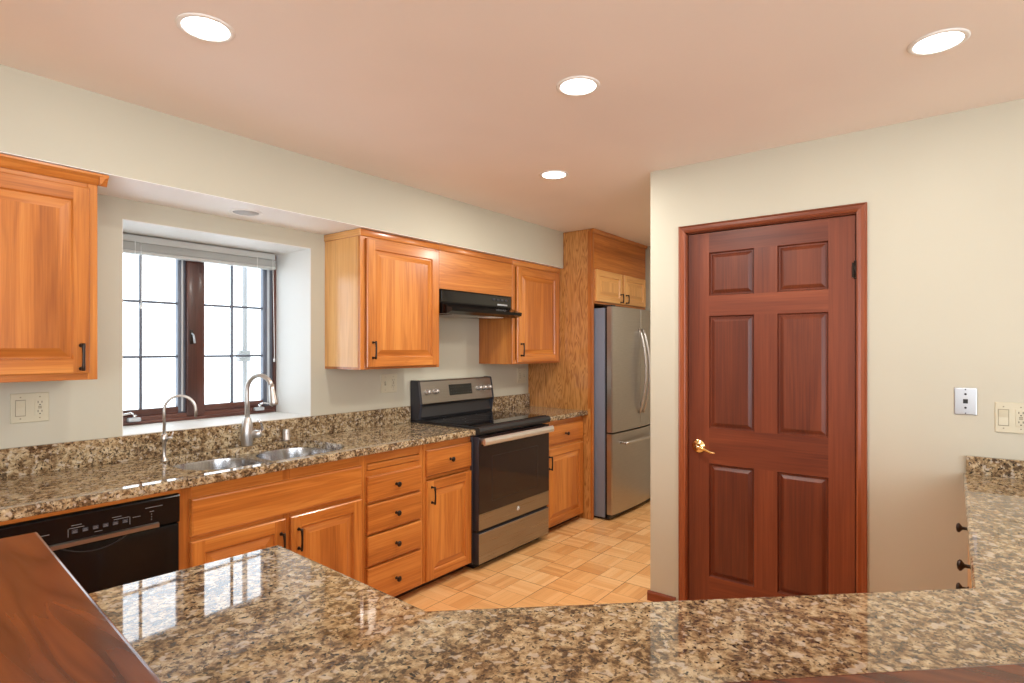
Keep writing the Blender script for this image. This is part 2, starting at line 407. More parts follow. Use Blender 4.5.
# thick sink wall with the deep window opening
WX0, WX1, WZ0, WZ1, WD = 1.017, 2.004, 1.032, 2.032, 3.50
mb = MB()
mb.box(-3.2, WX0, WY, WD, 0, CEIL, wallp); mb.box(WX1, BX, WY, WD, 0, CEIL, wallp)
mb.box(WX0, WX1, WY, WD, 0, WZ0 - .004, wallp); mb.box(WX0, WX1, WY, WD, WZ1 + .004, CEIL, wallp)
e = .0035
mb.box(WX0, WX1, WY + .001, WD, WZ0 - .004, WZ0, revealp); mb.box(WX0, WX1, WY + .001, WD, WZ1, WZ1 + .004, revealp)
mb.box(WX1 - e, WX1, WY + .001, WD, WZ0, WZ1, revealp); mb.box(WX0, WX0 + e, WY + .001, WD, WZ0, WZ1, revealp)
struct(mb.build('wall_left'))
# soffit over the cabinets, white below
SY = 2.672
mb = MB(); mb.box(-3.2, 4.222, SY, WY, 2.133, CEIL, wallp); mb.box(-3.2, 4.222, SY + .002, WY, 2.130, 2.133, whitep)
struct(mb.build('trim_1'))
# pantry wall with the door opening, its face at X = DX
DY0, DY1, DZ = 0.345, 1.160, 2.068
mb = MB()
mb.box(DX, DX + .12, -3.2, DY0, 0, CEIL, wallp); mb.box(DX, DX + .12, DY1, 1.366, 0, CEIL, wallp)
mb.box(DX, DX + .12, DY0, DY1, DZ, CEIL, wallp); struct(mb.build('wall_right'))
mb = MB(); mb.box(BX, BX + .1, -3.2, 3.5, 0, CEIL, wallp); struct(mb.build('wall_far'))
mb = MB(); mb.box(DX + .12, BX, 0.2, 0.3, 0, CEIL, wallp); struct(mb.build('wall_pantry'))
# living-room side: openings for daylight behind the camera
mb = MB()
mb.box(-3.3, -3.2, -3.3, -3.0, 0, CEIL, wallp); mb.box(-3.3, -3.2, -.8, 3.5, 0, CEIL, wallp)
mb.box(-3.3, -3.2, -3.0, -.8, 0, .3, wallp); mb.box(-3.3, -3.2, -3.0, -.8, 2.35, CEIL, wallp); struct(mb.build('wall_back'))
mb = MB()
mb.box(-3.2, -2.5, -3.3, -3.2, 0, CEIL, wallp); mb.box(.8, DX, -3.3, -3.2, 0, CEIL, wallp)
mb.box(-2.5, .8, -3.3, -3.2, 0, .3, wallp); mb.box(-2.5, .8, -3.3, -3.2, 2.35, CEIL, wallp); struct(mb.build('wall_dining'))
# red-stained baseboard at the end of the pantry wall
mb = MB(); mb.extr([(0, 0), (.012, 0), (.012, .045), (.006, .055), (0, .055)], 1.215, 1.381, lambda a, p, q: (DX - p, a, q), casing['y'])
mb.extr([(0, 0), (.012, 0), (.012, .045), (.006, .055), (0, .055)], DX, DX + .12, lambda a, p, q: (a, 1.366 + p, q), casing['x'])
struct(mb.build('baseboard_right'))

# door with casing
dr = sempty('door_1', (DX, (DY0 + DY1) / 2, 0))
mb = MB(); cw, pr = .042, [(0, 0), (0, .016), (.006, .020), (.017, .014), (.031, .014), (.036, .018), (.041, .012), (.041, 0)]
def cas(path_a, path_b, inner, outdir, m):
    pass
for (ya, sgn) in ((DY0, -1), (DY1, 1)):
    b = bmesh.new(); A = [b.verts.new((DX - q, ya + sgn * (p - .004), 0)) for p, q in pr]; B = [b.verts.new((DX - q, ya + sgn * (p - .004), DZ + (p - .004))) for p, q in pr]
    b.faces.new(A); b.faces.new(B[::-1])
    for i in range(len(pr)): b.faces.new([A[i], A[(i + 1) % len(pr)], B[(i + 1) % len(pr)], B[i]])
    mb.join(b, casing['z'])
b = bmesh.new(); A = [b.verts.new((DX - q, DY0 - (p - .004), DZ + (p - .004))) for p, q in pr]; B = [b.verts.new((DX - q, DY1 + (p - .004), DZ + (p - .004))) for p, q in pr]
b.faces.new(A); b.faces.new(B[::-1])
for i in range(len(pr)): b.faces.new([A[i], A[(i + 1) % len(pr)], B[(i + 1) % len(pr)], B[i]])
mb.join(b, casing['y'])
mb.box(DX + .0, DX + .12, DY0, DY0 + .008, 0, DZ, casing['z']); mb.box(DX, DX + .12, DY1 - .008, DY1, 0, DZ, casing['z']); mb.box(DX, DX + .12, DY0, DY1, DZ - .008, DZ, casing['y'])
mb.box(DX + .055, DX + .07, DY0 + .008, DY1 - .008, 0, DZ - .008, casing['z'])
mb.build('door_frame', dr)
mb = MB(); F = FX(DX + .045); T = .035
y0, y1, z0, z1 = DY0 + .012, DY1 - .012, .012, DZ - .012
yc = [(.468, .695), (.806, 1.036)]; zr = [(.212, .818), (1.008, 1.610), (1.718, 1.950)]
def rc(a0, a1, b0, b1, m): mb.quad([F(a0, b0, T), F(a1, b0, T), F(a1, b1, T), F(a0, b1, T)], m)
for a0, a1 in ((y0, yc[0][0]), (yc[1][1], y1)): rc(a0, a1, z0, z1, red['z'])
for b0, b1 in ((z0, zr[0][0]), (zr[0][1], zr[1][0]), (zr[1][1], zr[2][0]), (zr[2][1], z1)): rc(yc[0][0], yc[1][1], b0, b1, red['y'])
for b0, b1 in zr:
    rc(yc[0][1], yc[1][0], b0, b1, red['z'])
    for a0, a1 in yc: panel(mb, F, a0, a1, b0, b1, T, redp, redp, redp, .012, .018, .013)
for k, (A, B) in enumerate((((y0, z0), (y1, z0)), ((y1, z0), (y1, z1)), ((y1, z1), (y0, z1)), ((y0, z1), (y0, z0)))):
    mb.quad([F(A[0], A[1], 0), F(B[0], B[1], 0), F(B[0], B[1], T), F(A[0], A[1], T)], red['z'])
mb.quad([F(y0, z0, 0), F(y0, z1, 0), F(y1, z1, 0), F(y1, z0, 0)], red['z'])
ds = mb.build('door_leaf', dr)
mb = MB(); hx = DX + .01; hy, hz = 1.090, .906
mb.lathe([(0, 0), (.036, 0), (.037, .004), (.032, .010), (.015, .013), (.012, .020), (.012, .042), (0, .044)], (hx, hy, hz), (-1, 0, 0), brass, 28)
pts = [(hx - .040, hy, hz), (hx - .047, hy - .010, hz), (hx - .050, hy - .03, hz - .002), (hx - .050, hy - .055, hz - .010), (hx - .050, hy - .078, hz - .020), (hx - .048, hy - .10, hz - .020)]
mb.tube(pts, [.011, .010, .009, .0075, .006, .0045], brass, 12)
mb.build('door_handle', ds)
for zz in (1.80, .22):
    mb = MB(); mb.tube([(DX - .006, DY0 + .010, zz - .036), (DX - .006, DY0 + .010, zz + .036)], .0050, bronze, 12)
    mb.box(DX - .002, DX + .010, DY0 + .010, DY0 + .024, zz - .034, zz + .034, bronze)
    for s in (-1, 1): mb.lathe([(0, 0), (.0075, 0), (.005, .006), (0, .008)], (DX - .006, DY0 + .010, zz + s * .036), (0, 0, s), bronze, 10)
    mb.build('hinge', dr)

# window
wn = sempty('window_1', (1.51, 3.45, WZ0))
Yf = 3.425
mb = MB()
for a0, a1 in ((WX0 + .004, WX0 + .028), (WX1 - .022, WX1 - .004)): mb.box(a0, a1, Yf, 3.50, WZ0, WZ1, dk['z'], .003)
mb.box(WX0 + .028, WX1 - .022, Yf, 3.50, WZ0, WZ0 + .042, dk['x'], .004); mb.box(WX0 + .028, WX1 - .022, Yf, 3.50, WZ1 - .03, WZ1, dk['x'], .003)
mb.box(WX0 + .028, WX1 - .022, Yf - .012, 3.45, WZ0, WZ0 + .018, dk['x'], .004)
mb.box(1.459, 1.556, Yf - .004, 3.50, WZ0 + .02, WZ1 - .02, dk['z'], .004)
mb.build('window_frame', wn)
for (a0, a1, mu) in ((1.045, 1.459, 1.236), (1.556, 1.982, 1.727)):
    mb = MB()
    l, r = (.018, .040) if a0 < 1.2 else (.004, .062)
    S = Yf + .012
    mb.box(a0, a0 + l, S, S + .035, WZ0 + .042, WZ1 - .03, alum, .002); mb.box(a1 - r, a1, S, S + .035, WZ0 + .042, WZ1 - .03, alum, .002)
    mb.box(a0 + l, a1 - r, S, S + .035, WZ0 + .042, WZ0 + .078, dk['x'], .002); mb.box(a0 + l, a1 - r, S, S + .035, WZ1 - .065, WZ1 - .03, dk['x'], .002)
    mb.box(a1 - r * .62, a1 - r * .38, S - .004, S, WZ0 + .05, WZ1 - .04, alul)
    sh = mb.build('sash', wn)
    mb = MB(); q = .0065
    mb.box(mu - q, mu + q, S + .006, S + .022, WZ0 + .078, WZ1 - .065, alum, .002)
    for zz in (1.390, 1.687): mb.box(a0 + l, a1 - r, S + .007, S + .021, zz - q, zz + q, alum, .002)
    mb.build('muntin_grid', sh)
    mb = MB(); mb.box(a0 + l, a1 - r, S + .024, S + .027, WZ0 + .078, WZ1 - .065, glass); mb.build('window_pane', sh)
for cx, sg in ((1.19, -1), (1.875, 1)):
    mb = MB(); mb.box(cx - .03, cx + .03, Yf - .034, Yf - .001, WZ0 + .019, WZ0 + .040, alul, .006)
    mb.lathe([(0, 0), (.010, 0), (.010, .018), (0, .020)], (cx, Yf - .022, WZ0 + .038), (0, -.3, 1), chrome, 14)
    mb.tube([(cx, Yf - .027, WZ0 + .055), (cx + sg * .02, Yf - .032, WZ0 + .066), (cx + sg * .055, Yf - .032, WZ0 + .060), (cx + sg * .08, Yf - .034, WZ0 + .042)], [.006, .006, .006, .007], chrome, 10)
    mb.build('crank_handle', wn)
mb = MB(); mb.box(1.474, 1.490, Yf - .012, Yf - .004, 1.46, 1.54, bronze, .003); mb.tube([(1.482, Yf - .012, 1.52), (1.484, Yf - .03, 1.51), (1.488, Yf - .034, 1.465)], .005, alul, 8)
mb.build('sash_latch', wn)
# raised blind
bl = thing('window_blind', (1.51, 3.39, 1.93), 'raised pale slatted blind bunched at the top of the kitchen window', 'blind')
mb = MB(); mb.box(WX0 + .012, WX1 - .040, 3.372, 3.412, 1.988, 2.026, blindm, .003); mb.build('headrail', bl)
mb = MB()
for k in range(9):
    z = 1.948 + k * .0042; mb.box(WX0 + .014, WX1 - .042, 3.366 + .001 * (k % 2), 3.416, z, z + .0028, blindm)
mb.build('slat_stack', bl)
mb = MB(); mb.box(WX0 + .013, WX1 - .040, 3.365, 3.417, 1.928, 1.946, blindm, .004); mb.build('bottom_rail', bl)
mb = MB()
for cx in (1.18, 1.84):
    mb = MB(); mb.tube([(cx, 3.363, 1.926), (cx, 3.363, 1.99)], .0016, white, 6)
    mb.build('ladder_cord', bl)
mb = MB(); mb.tube([(1.205, 3.358, 1.985), (1.207, 3.356, 1.70), (1.205, 3.358, 1.66)], .0018, white, 6)
mb.lathe([(0, 0), (.005, .004), (.006, .02), (0, .026)], (1.205, 3.358, 1.64), (0, 0, 1), white, 10); mb.build('pull_cord', bl)
mb = MB(); mb.tube([(1.938, 3.358, 1.985), (1.948, 3.356, 1.4), (1.947, 3.358, 1.37)], .0018, white, 6)
mb.lathe([(0, 0), (.005, .004), (.006, .02), (0, .026)], (1.947, 3.358, 1.35), (0, 0, 1), white, 10); mb.build('pull_cord', bl)
# galvanised pole outside the window
pt = thing('metal_pole', (2.41, 4.6, 0), 'thin grey metal pole standing outside beyond the right half of the window', 'pole')
mb = MB(); mb.tube([(2.41, 4.6, 0), (2.41, 4.6, 3.2)], .019, polem, 12); mb.build('post', pt)
mb = MB(); mb.box(2.35, 2.445, 4.570, 4.63, 1.33, 1.42, polem, .006); mb.lathe([(0, 0), (.02, 0), (.02, .02), (0, .022)], (2.37, 4.57, 1.375), (0, -1, 0), polem, 14); mb.build('bracket', pt)

# recessed lights
def can(x, y, z, label, on=True, r=.084, power=CAN_POWER):
    t = thing('recessed_light', (x, y, z), label, 'light', 'recessed ceiling lights' if on else None)
    mb = MB(); mb.lathe([(r * .80, -.0005), (r * .80, -.003), (r * .84, -.0055), (r * .95, -.005), (r, -.002), (r, -.0005)], (x, y, z), (0, 0, 1), white if on else whitep, 40); mb.build('trim_ring', t)
    mb = MB(); mb.lathe([(0, -.0010), (r * .80, -.0010), (r * .80, -.003), (0, -.0045)], (x, y, z), (0, 0, 1), lens_on if on else offlens, 40); mb.build('lens', t)
    if on:
        d = bpy.data.lights.new('lamp', 'AREA'); d.shape = 'DISK'; d.size = r * 1.35; d.energy = power; d.color = (1.0, 0.955, 0.88)
        o = bpy.data.objects.new('lamp', d); COL.objects.link(o); o.parent = t; o.location = (0, 0, -.007)
can(.849, 1.858, CEIL, 'lit round recessed light in the ceiling, nearest the soffit at upper left', power=5)
can(1.902, 1.137, CEIL, 'lit round recessed light in the ceiling, upper one of the middle two')
can(2.785, 1.826, CEIL, 'lit round recessed light in the ceiling, farthest, nearest the refrigerator', power=15)
can(2.346, .036, CEIL, 'lit round recessed light in the ceiling, in front of the pantry wall at right', power=4)
can(4.35, .95, CEIL, 'added unseen light in the hall ceiling behind the pantry wall, brightening the far end', power=24)  # added out of view to brighten the refrigerator end of the kitchen
can(1.505, 2.86, 2.130, 'unlit white round recessed light under the soffit above the window', False, .078)

# ------------------------------------------------------------------ upper cabinets
UY = 2.710    # face-frame plane; doors stand proud of it
def upper(x0, x1, z0, z1, label, crown=(.0, .0), pal=oak, hollow=True):
    t = thing('wall_cabinet', ((x0 + x1) / 2, (UY + WY) / 2, z0), label, 'cabinet', 'oak wall cabinets')
    mb = MB()
    mb.box(x0, x1, UY + .019, WY, z0 + .012, z1, pal['z'])                      # carcass
    st = .035
    mb.box(x0, x0 + st, UY, UY + .019, z0, z1, pal['z'], .0015, 1); mb.box(x1 - st, x1, UY, UY + .019, z0, z1, pal['z'], .0015, 1)
    mb.box(x0 + st, x1 - st, UY, UY + .019, z0, z0 + st, pal['x'], .0015, 1); mb.box(x0 + st, x1 - st, UY, UY + .019, z1 - st, z1, pal['x'], .0015, 1)
    mb.box(x0, x0 + .012, UY + .019, WY, z0, z0 + .012, pal['z']); mb.box(x1 - .012, x1, UY + .019, WY, z0, z0 + .012, pal['z'])
    mb.build('body', t)
    return t
def door_on(t, x0, x1, z0, z1, Y, pal, hx=None, hz=None, rail=.055, name='door', th=.020, L=.105):
    mb = MB(); raised(mb, FY(Y), x0, x1, z0, z1, th, rail, pal['z'], pal['x'], pal['z']); d = mb.build(name, t)
    if hx is not None: pull(FY(Y), hx, hz, d, L, True, th)
    return d
t = upper(.02, .818, 1.312, 2.095, 'oak wall cabinet with crown moulding, left of the window above the outlet plate')
door_on(t, .26, .788, 1.338, 2.066, UY, oak, .758, 1.402)
mb = MB(); cp = [(0, 0), (.004, 0), (.010, .008), (.016, .022), (.030, .034), (.030, .042), (0, .042)]
mb.extr(cp, .02, .848, lambda a, p, q: (a, UY - p, 2.085 + q), oak['x']); mb.extr([(p - .001, q + .0003) for p, q in cp], UY - .028, WY, lambda a, p, q: (.818 + p, a, 2.085 + q), oak['y'])
mb.build('crown_moulding', t)
t = upper(2.100, 2.745, 1.312, 2.112, 'oak wall cabinet with raised panel door between the window and the range hood')
door_on(t, 2.137, 2.722, 1.325, 2.075, UY, oak, 2.178, 1.425, .058)
mb = MB(); mb.box(2.098, 2.745, UY - .008, UY, 2.088, 2.128, oak['x'], .003); mb.box(2.092, 2.100, UY - .008, WY, 2.088, 2.128, pale['y'], .003)
mb.build('top_moulding', t)
mb = MB(); mb.box(2.0995, 2.1002, UY + .02, WY - .002, 1.326, 2.086, pale['z']); mb.build('side_panel', t)
t = thing('hood_cabinet', (3.15, 2.9, 1.835), 'plain oak panel cabinet directly above the black range hood', 'cabinet')
mb = MB(); mb.box(2.745, 3.545, UY + .019, WY, 1.835, 2.112, oak['x']); mb.box(2.745, 3.545, UY, UY + .019, 1.835, 2.112, oak['x'], .0015, 1); mb.build('body', t)
mb = MB(); mb.box(2.745, 3.545, UY - .008, UY, 2.088, 2.128, oak['x'], .003); mb.build('top_moulding', t)
t = upper(3.545, 4.222, 1.312, 2.112, 'oak wall cabinet right of the range hood beside the tall grained panel')
door_on(t, 3.590, 4.178, 1.325, 2.075, UY, oak, 3.635, 1.425, .058)
mb = MB(); mb.box(3.545, 4.219, UY - .008, UY, 2.088, 2.128, oak['x'], .003); mb.build('top_moulding', t)

# range hood
hd = thing('range_hood', (3.14, 2.84, 1.67), 'black under-cabinet range hood above the stove', 'range hood')
mb = MB(); hp = [(3.045, 1.672), (2.655, 1.668), (2.612, 1.684), (2.606, 1.706), (2.640, 1.716), (2.700, 1.738), (2.712, 1.745), (2.712, 1.833), (3.045, 1.833)]
mb.extr(hp, 2.758, 3.532, lambda a, p, q: (a, p, q), black); mb.build('canopy', hd)
mb = MB(); mb.box(2.765, 3.525, 2.7085, 2.7120, 1.752, 1.826, bglass, .001, 1); pf = mb.build('control_panel', hd)
for k in range(4):
    mb = MB(); mb.box(3.30 + k * .05, 3.33 + k * .05, 2.704, 2.7085, 1.793, 1.806, sgrey, .002); mb.build('switch', hd)
mb = MB(); mb.box(2.86, 3.20, 2.70, 2.98, 1.6655, 1.6705, steel); mb.build('grease_filter', hd)
mb = MB(); mb.box(3.26, 3.42, 2.70, 2.82, 1.6650, 1.6705, white, .002); mb.build('light_cover', hd)
mb = MB(); mb.box(3.36, 3.48, 2.7115 - .004, 2.7115 - .0005, 1.758, 1.770, alul, .001); mb.build('trim_strip', hd)

# tall grained panel and refrigerator cabinet
t = thing('refrigerator_cabinet', (4.75, 2.72, 1.815), 'oak cabinet over the refrigerator with two small pale doors and a tall grained side panel', 'cabinet')
mb = MB(); mb.box(4.242, 5.27, 2.412, 3.048, 1.815, 2.438, oak['x']); mb.box(4.242, 5.27, 2.395, 2.412, 1.815, 2.438, oak['x'], .0015, 1); mb.build('body', t)
mb = MB(); mb.extr([(0, 0), (.004, 0), (.018, .024), (.018, .030), (0, .030)], 4.200, 5.27, lambda a, p, q: (a, 2.389 - p, 2.408 + q), oak['x']); mb.build('top_moulding', t)
mb = MB(); mb.box(4.206, 4.226, 2.405, 3.048, 0.0, 2.438, ply); sp_ = mb.build('side_panel', t)
mb = MB(); mb.box(4.203, 4.240, 2.390, 2.405, 0.0, 2.438, oak['z'], .002); mb.box(4.2025, 4.206, 2.405, 2.43, .93, 2.42, oak['z']); mb.build('edge_strip', sp_)
door_on(t, 4.262, 4.738, 1.835, 2.105, 2.395, pale, 4.700, 1.885, .050, L=.080)
door_on(t, 4.768, 5.235, 1.835, 2.105, 2.395, pale, 4.808, 1.885, .050, L=.080)

t.location.x += .02
# ------------------------------------------------------------------ base cabinets (frame Y 2.475, fronts to 2.455)
BY, GZ0, GZ1 = 2.475, .875, .914
def base(x0, x1, label, name='base_cabinet'):
    t = thing(name, ((x0 + x1) / 2, 2.77, 0), label, 'cabinet', 'oak base cabinets')
    mb = MB(); mb.box(x0, x1, BY + .019, 3.03, .048, GZ0 - .002, oak['z']); return t, mb
def stiles(mb, x0, x1, xs, zs):
    for a, b_ in xs: mb.box(a, b_, BY, BY + .019, .048, GZ0 - .002, oak['z'], .001, 1)
    for a, b_, z0_, z1_ in zs: mb.box(a, b_, BY + .0002, BY + .019, z0_, z1_, oak['x'], .001, 1)
def kick(t, x0, x1):
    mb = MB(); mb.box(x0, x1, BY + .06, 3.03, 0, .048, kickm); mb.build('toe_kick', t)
def drawer(t, x0, x1, z0, z1, kn=True, F=None, th=.020):
    F = F or FY(BY); mb = MB(); slab(mb, F, x0, x1, z0, z1, th, oak['x']); d = mb.build('drawer', t)
    if kn: knob(F, (x0 + x1) / 2, (z0 + z1) / 2, d, th)
    return d
t, mb = base(1.024, 1.948, 'wide oak sink cabinet with a false front and two doors beside the dishwasher')
mb = MB()
mb.box(1.024, 1.042, BY + .019, 3.03, .048, GZ0 - .002, oak['z']); mb.box(1.930, 1.948, BY + .019, 3.03, .048, GZ0 - .002, oak['z'])
mb.box(1.042, 1.930, BY + .019, 3.03, .048, .066, oak['x']); mb.box(1.042, 1.930, 3.012, 3.03, .066, GZ0 - .002, oak['x'])
stiles(mb, 0, 0, ((1.024, 1.072), (1.476, 1.516), (1.914, 1.948)), ((1.072, 1.914, .815, GZ0 - .002), (1.072, 1.914, .640, .672), (1.072, 1.914, .048, .075)))
mb.build('body', t); kick(t, 1.024, 1.948)
mb = MB(); slab(mb, FY(BY), 1.064, 1.918, .665, .822, .020, oak['x'], .009); mb.build('false_front', t)
door_on(t, 1.064, 1.482, .056, .645, BY, oak, 1.458, .535, .055); door_on(t, 1.510, 1.918, .056, .645, BY, oak, 1.548, .535, .055)
t, mb = base(1.950, 2.368, 'oak base cabinet with a stack of four drawers under a pull-out board')
stiles(mb, 0, 0, ((1.950, 1.962), (2.340, 2.368)), ((1.962, 2.34, .822, GZ0 - .002), (1.962, 2.34, .745, .782), (1.962, 2.34, .600, .615), (1.962, 2.34, .433, .447), (1.962, 2.34, .262, .276), (1.962, 2.34, .048, .07)))
mb.build('body', t); kick(t, 1.950, 2.368)
mb = MB(); mb.box(1.964, 2.336, BY - .006, BY + .4, .785, .816, oak['x'], .003); mb.build('pull_out_board', t)
for z0, z1 in ((.614, .752), (.447, .600), (.277, .432), (.056, .262)): drawer(t, 1.955, 2.344, z0, z1)
t, mb = base(2.370, 2.790, 'narrow oak base cabinet with one drawer over a door, left of the stove')
stiles(mb, 0, 0, ((2.370, 2.395), (2.768, 2.790)), ((2.395, 2.768, .828, GZ0 - .002), (2.395, 2.768, .655, .672), (2.395, 2.768, .048, .07)))
mb.build('body', t); kick(t, 2.370, 2.790)
drawer(t, 2.387, 2.782, .678, .833); door_on(t, 2.387, 2.782, .056, .650, BY, oak, 2.425, .565, .055)
t, mb = base(3.612, 4.220, 'oak base cabinet with a drawer over a door, right of the stove')
stiles(mb, 0, 0, ((3.612, 3.65), (4.185, 4.220)), ((3.65, 4.185, .82, GZ0 - .002), (3.65, 4.185, .655, .69), (3.65, 4.185, .048, .07)))
mb.build('body', t); kick(t, 3.612, 4.220)
drawer(t, 3.638, 4.196, .688, .828); door_on(t, 3.638, 4.196, .056, .655, BY, oak, 3.680, .555, .055)
t, mb = base(-.30, .408, 'plain oak base cabinet left of the dishwasher behind the wooden bar')
mb.box(-.30, .408, BY, BY + .019, .048, GZ0 - .002, oak['z'], .001, 1); mb.build('body', t); kick(t, -.30, .408)
door_on(t, -.26, .38, .056, .82, BY, oak, .35, .6)

# dishwasher
dw = thing('dishwasher', (.716, 2.75, 0), 'black built-in dishwasher under the granite counter left of the sink', 'dishwasher')
mb = MB(); mb.box(.416, 1.016, 2.50, 3.02, .09, .852, blackm); mb.box(.44, .99, 2.53, 3.0, 0, .09, blackm); mb.build('tub_housing', dw)
mb = MB(); mb.box(.414, 1.018, 2.457, 2.500, .095, .738, black, .004); dd = mb.build('door', dw)
cp_ = MB(); pr = [(2.500, .742), (2.458, .742), (2.452, .747), (2.452, .846), (2.458, .855), (2.500, .855)]
cp_.extr(pr, .414, 1.018, lambda a, p, q: (a, p, q), black); 
for a0, a1, z in ((.662, .692, .812), (.785, .815, .812), (.575, .600, .797), (.852, .878, .797), (.895, .955, .822), (.73, .755, .774), (.655, .70, .803), (.79, .84, .803), (.910, .925, .806)):
    cp_.box(a0, a1, 2.4512, 2.4518, z, z + .0018, printm)
for a0 in (.652, .842): cp_.box(a0, a0 + .0015, 2.4512, 2.4518, .775, .803, printm)
for k in range(3): cp_.box(.915, .918, 2.4512, 2.4518, .775 + .010 * k, .778 + .010 * k, printm)
cpn = cp_.build('control_panel', dw)
mb = MB(); mb.extr([(2.452, .741), (2.441, .743), (2.441, .757), (2.452, .761)], .50, .940, lambda a, p, q: (a, p, q), steel); mb.build('handle', dw)
mb = MB(); pts = []
for k in range(13):
    u = -1 + 2 * k / 12; pts.append((.735 + u * .10, 2.455, .738 - .030 * (1 - u * u)))
mb.tube(pts, .0022, blackm, 6); mb.build('pocket_rim', dd)
G = FY(2.452)
for k in range(6):
    a = .672 + k * .031; mb = MB()
    mb.box(a - .009, a + .009, 2.4505, 2.452, .784, .798, sgrey, .0008, 1); mb.box(a - .007, a + .007, 2.4502, 2.4505, .787, .789, printm); mb.box(a - .005, a + .005, 2.4502, 2.4505, .792, .7935, printm)
    mb.build('button', cpn)

mb = MB(); mb.box(.410, 1.022, 2.462, 2.492, .857, .8745, oak['x'], .001, 1); tag(mb.build('wooden_rail', origin=(.36, 2.477, .857)), 'thin oak rail between the dishwasher top and the granite edge', 'rail')

# ------------------------------------------------------------------ granite counters
def rrect(x0, x1, y0, y1, r, n=8):
    pts = []
    for cx, cy, a0 in ((x1 - r, y1 - r, 0), (x0 + r, y1 - r, 90), (x0 + r, y0 + r, 180), (x1 - r, y0 + r, 270)):
        for k in range(n + 1):
            a = math.radians(a0 + 90 * k / n); pts.append((cx + r * math.cos(a), cy + r * math.sin(a)))
    return pts
SX0, SX1, SY0, SY1 = 1.105, 1.915, 2.490, 2.972
def nosed(mb, x0, x1, yf, yb, z0, z1, m, hole=None):
    """slab with a rounded front edge, optional hole"""
    r = .009; prof = [(yf + .02, z0), (yf + r, z0), (yf + .3 * r, z0 + .3 * r), (yf, z0 + r), (yf, z1 - r), (yf + .3 * r, z1 - .3 * r), (yf + r, z1), (yf + .02, z1)]
    mb.extr(prof, x0, x1, lambda a, p, q: (a, p, q), m, False)
    ys = yf + .02
    if hole is None: mb.box(x0, x1, ys, yb, z0, z1, m); return
    b = bmesh.new(); outer = [(x0, ys), (x1, ys), (x1, yb), (x0, yb)]
    ov = [b.verts.new((x, y, z1)) for x, y in outer]; hv = [b.verts.new((x, y, z1)) for x, y in hole]
    es = [b.edges.new((ov[i], ov[(i + 1) % 4])) for i in range(4)] + [b.edges.new((hv[i], hv[(i + 1) % len(hv)])) for i in range(len(hv))]
    bmesh.ops.triangle_fill(b, use_beauty=True, edges=es)
    res = bmesh.ops.extrude_face_region(b, geom=b.faces[:]); 
    for v in [g for g in res['geom'] if isinstance(g, bmesh.types.BMVert)]: v.co.z = z0
    mb.join(b, m)
hole = rrect(SX0, SX1, SY0, SY1, .17)
ct = thing('countertop', (1.2, 2.74, GZ0), 'long speckled brown granite countertop around the sink under the window', 'countertop')
mb = MB(); nosed(mb, -.30, 2.790, 2.430, 3.048, GZ0, GZ1, gran, hole); mb.build('counter_slab', ct)
mb = MB(); mb.box(-.30, 2.785, 3.028, 3.048, GZ1, 1.030, gran, .002, 1); mb.build('backsplash', ct)
ct = thing('countertop', (3.89, 2.74, GZ0), 'short speckled granite countertop between the stove and the tall grained panel', 'countertop')
mb = MB(); nosed(mb, 3.611, 4.221, 2.430, 3.048, GZ0, GZ1, gran); mb.build('counter_slab', ct)
mb = MB(); mb.box(3.611, 4.221, 3.028, 3.048, GZ1, 1.030, gran, .002, 1); mb.build('backsplash', ct)

# sink
sk = thing('kitchen_sink', (1.5, 2.71, .70), 'stainless steel double bowl sink set under the granite counter', 'sink')
def bowl(x0, x1, y0, y1, depth, name):
    b = bmesh.new(); zt = GZ0 - .001; lv = []
    n = len(rrect(0, 1, 0, 1, .1))
    for off, z, r in ((0, zt, .16), (.003, zt - .01, .155), (.012, zt - depth * .8, .13), (.03, zt - depth * .97, .07), (.07, zt - depth, .05)):
        lv.append([b.verts.new((x, y, z)) for x, y in rrect(x0 + off, x1 - off, y0 + off, y1 - off, min(r, (x1 - x0 - 2 * off) / 2 - .002))])
    for A, B in zip(lv, lv[1:]):
        for k in range(n): b.faces.new([A[k], A[(k + 1) % n], B[(k + 1) % n], B[k]])
    b.faces.new(lv[-1]); mb = MB(); mb.join(b, sinkm, True)
    ob = mb.build(name, sk)
    m2 = MB(); cx, cy = (x0 + x1) / 2, (y0 + y1) / 2 + .05
    m2.lathe([(0, .0005), (.030, .0005), (.036, .004), (.043, .003), (.045, .0005)], (cx, cy, zt - depth), (0, 0, 1), chrome, 24); m2.build('drain', ob)
b = bmesh.new(); zt = GZ0 - .001
def lp(pts): v = [b.verts.new((x, y, zt)) for x, y in pts]; return [b.edges.new((v[i], v[(i + 1) % len(v)])) for i in range(len(v))]
es = lp([(SX0 - .012, SY0 - .006), (SX1 + .012, SY0 - .006), (SX1 + .012, SY1 + .012), (SX0 - .012, SY1 + .012)]) + lp(rrect(SX0 + .004, 1.515, SY0 + .002, SY1 - .002, .16)) + lp(rrect(1.552, SX1 - .004, SY0 + .002, SY1 - .002, .16))
bmesh.ops.triangle_fill(b, use_beauty=True, edges=es); mb = MB(); mb.join(b, sinkm); mb.build('rim', sk)
bowl(SX0 + .004, 1.515, SY0 + .002, SY1 - .002, .20, 'bowl'); bowl(1.552, SX1 - .004, SY0 + .002, SY1 - .002, .17, 'bowl')

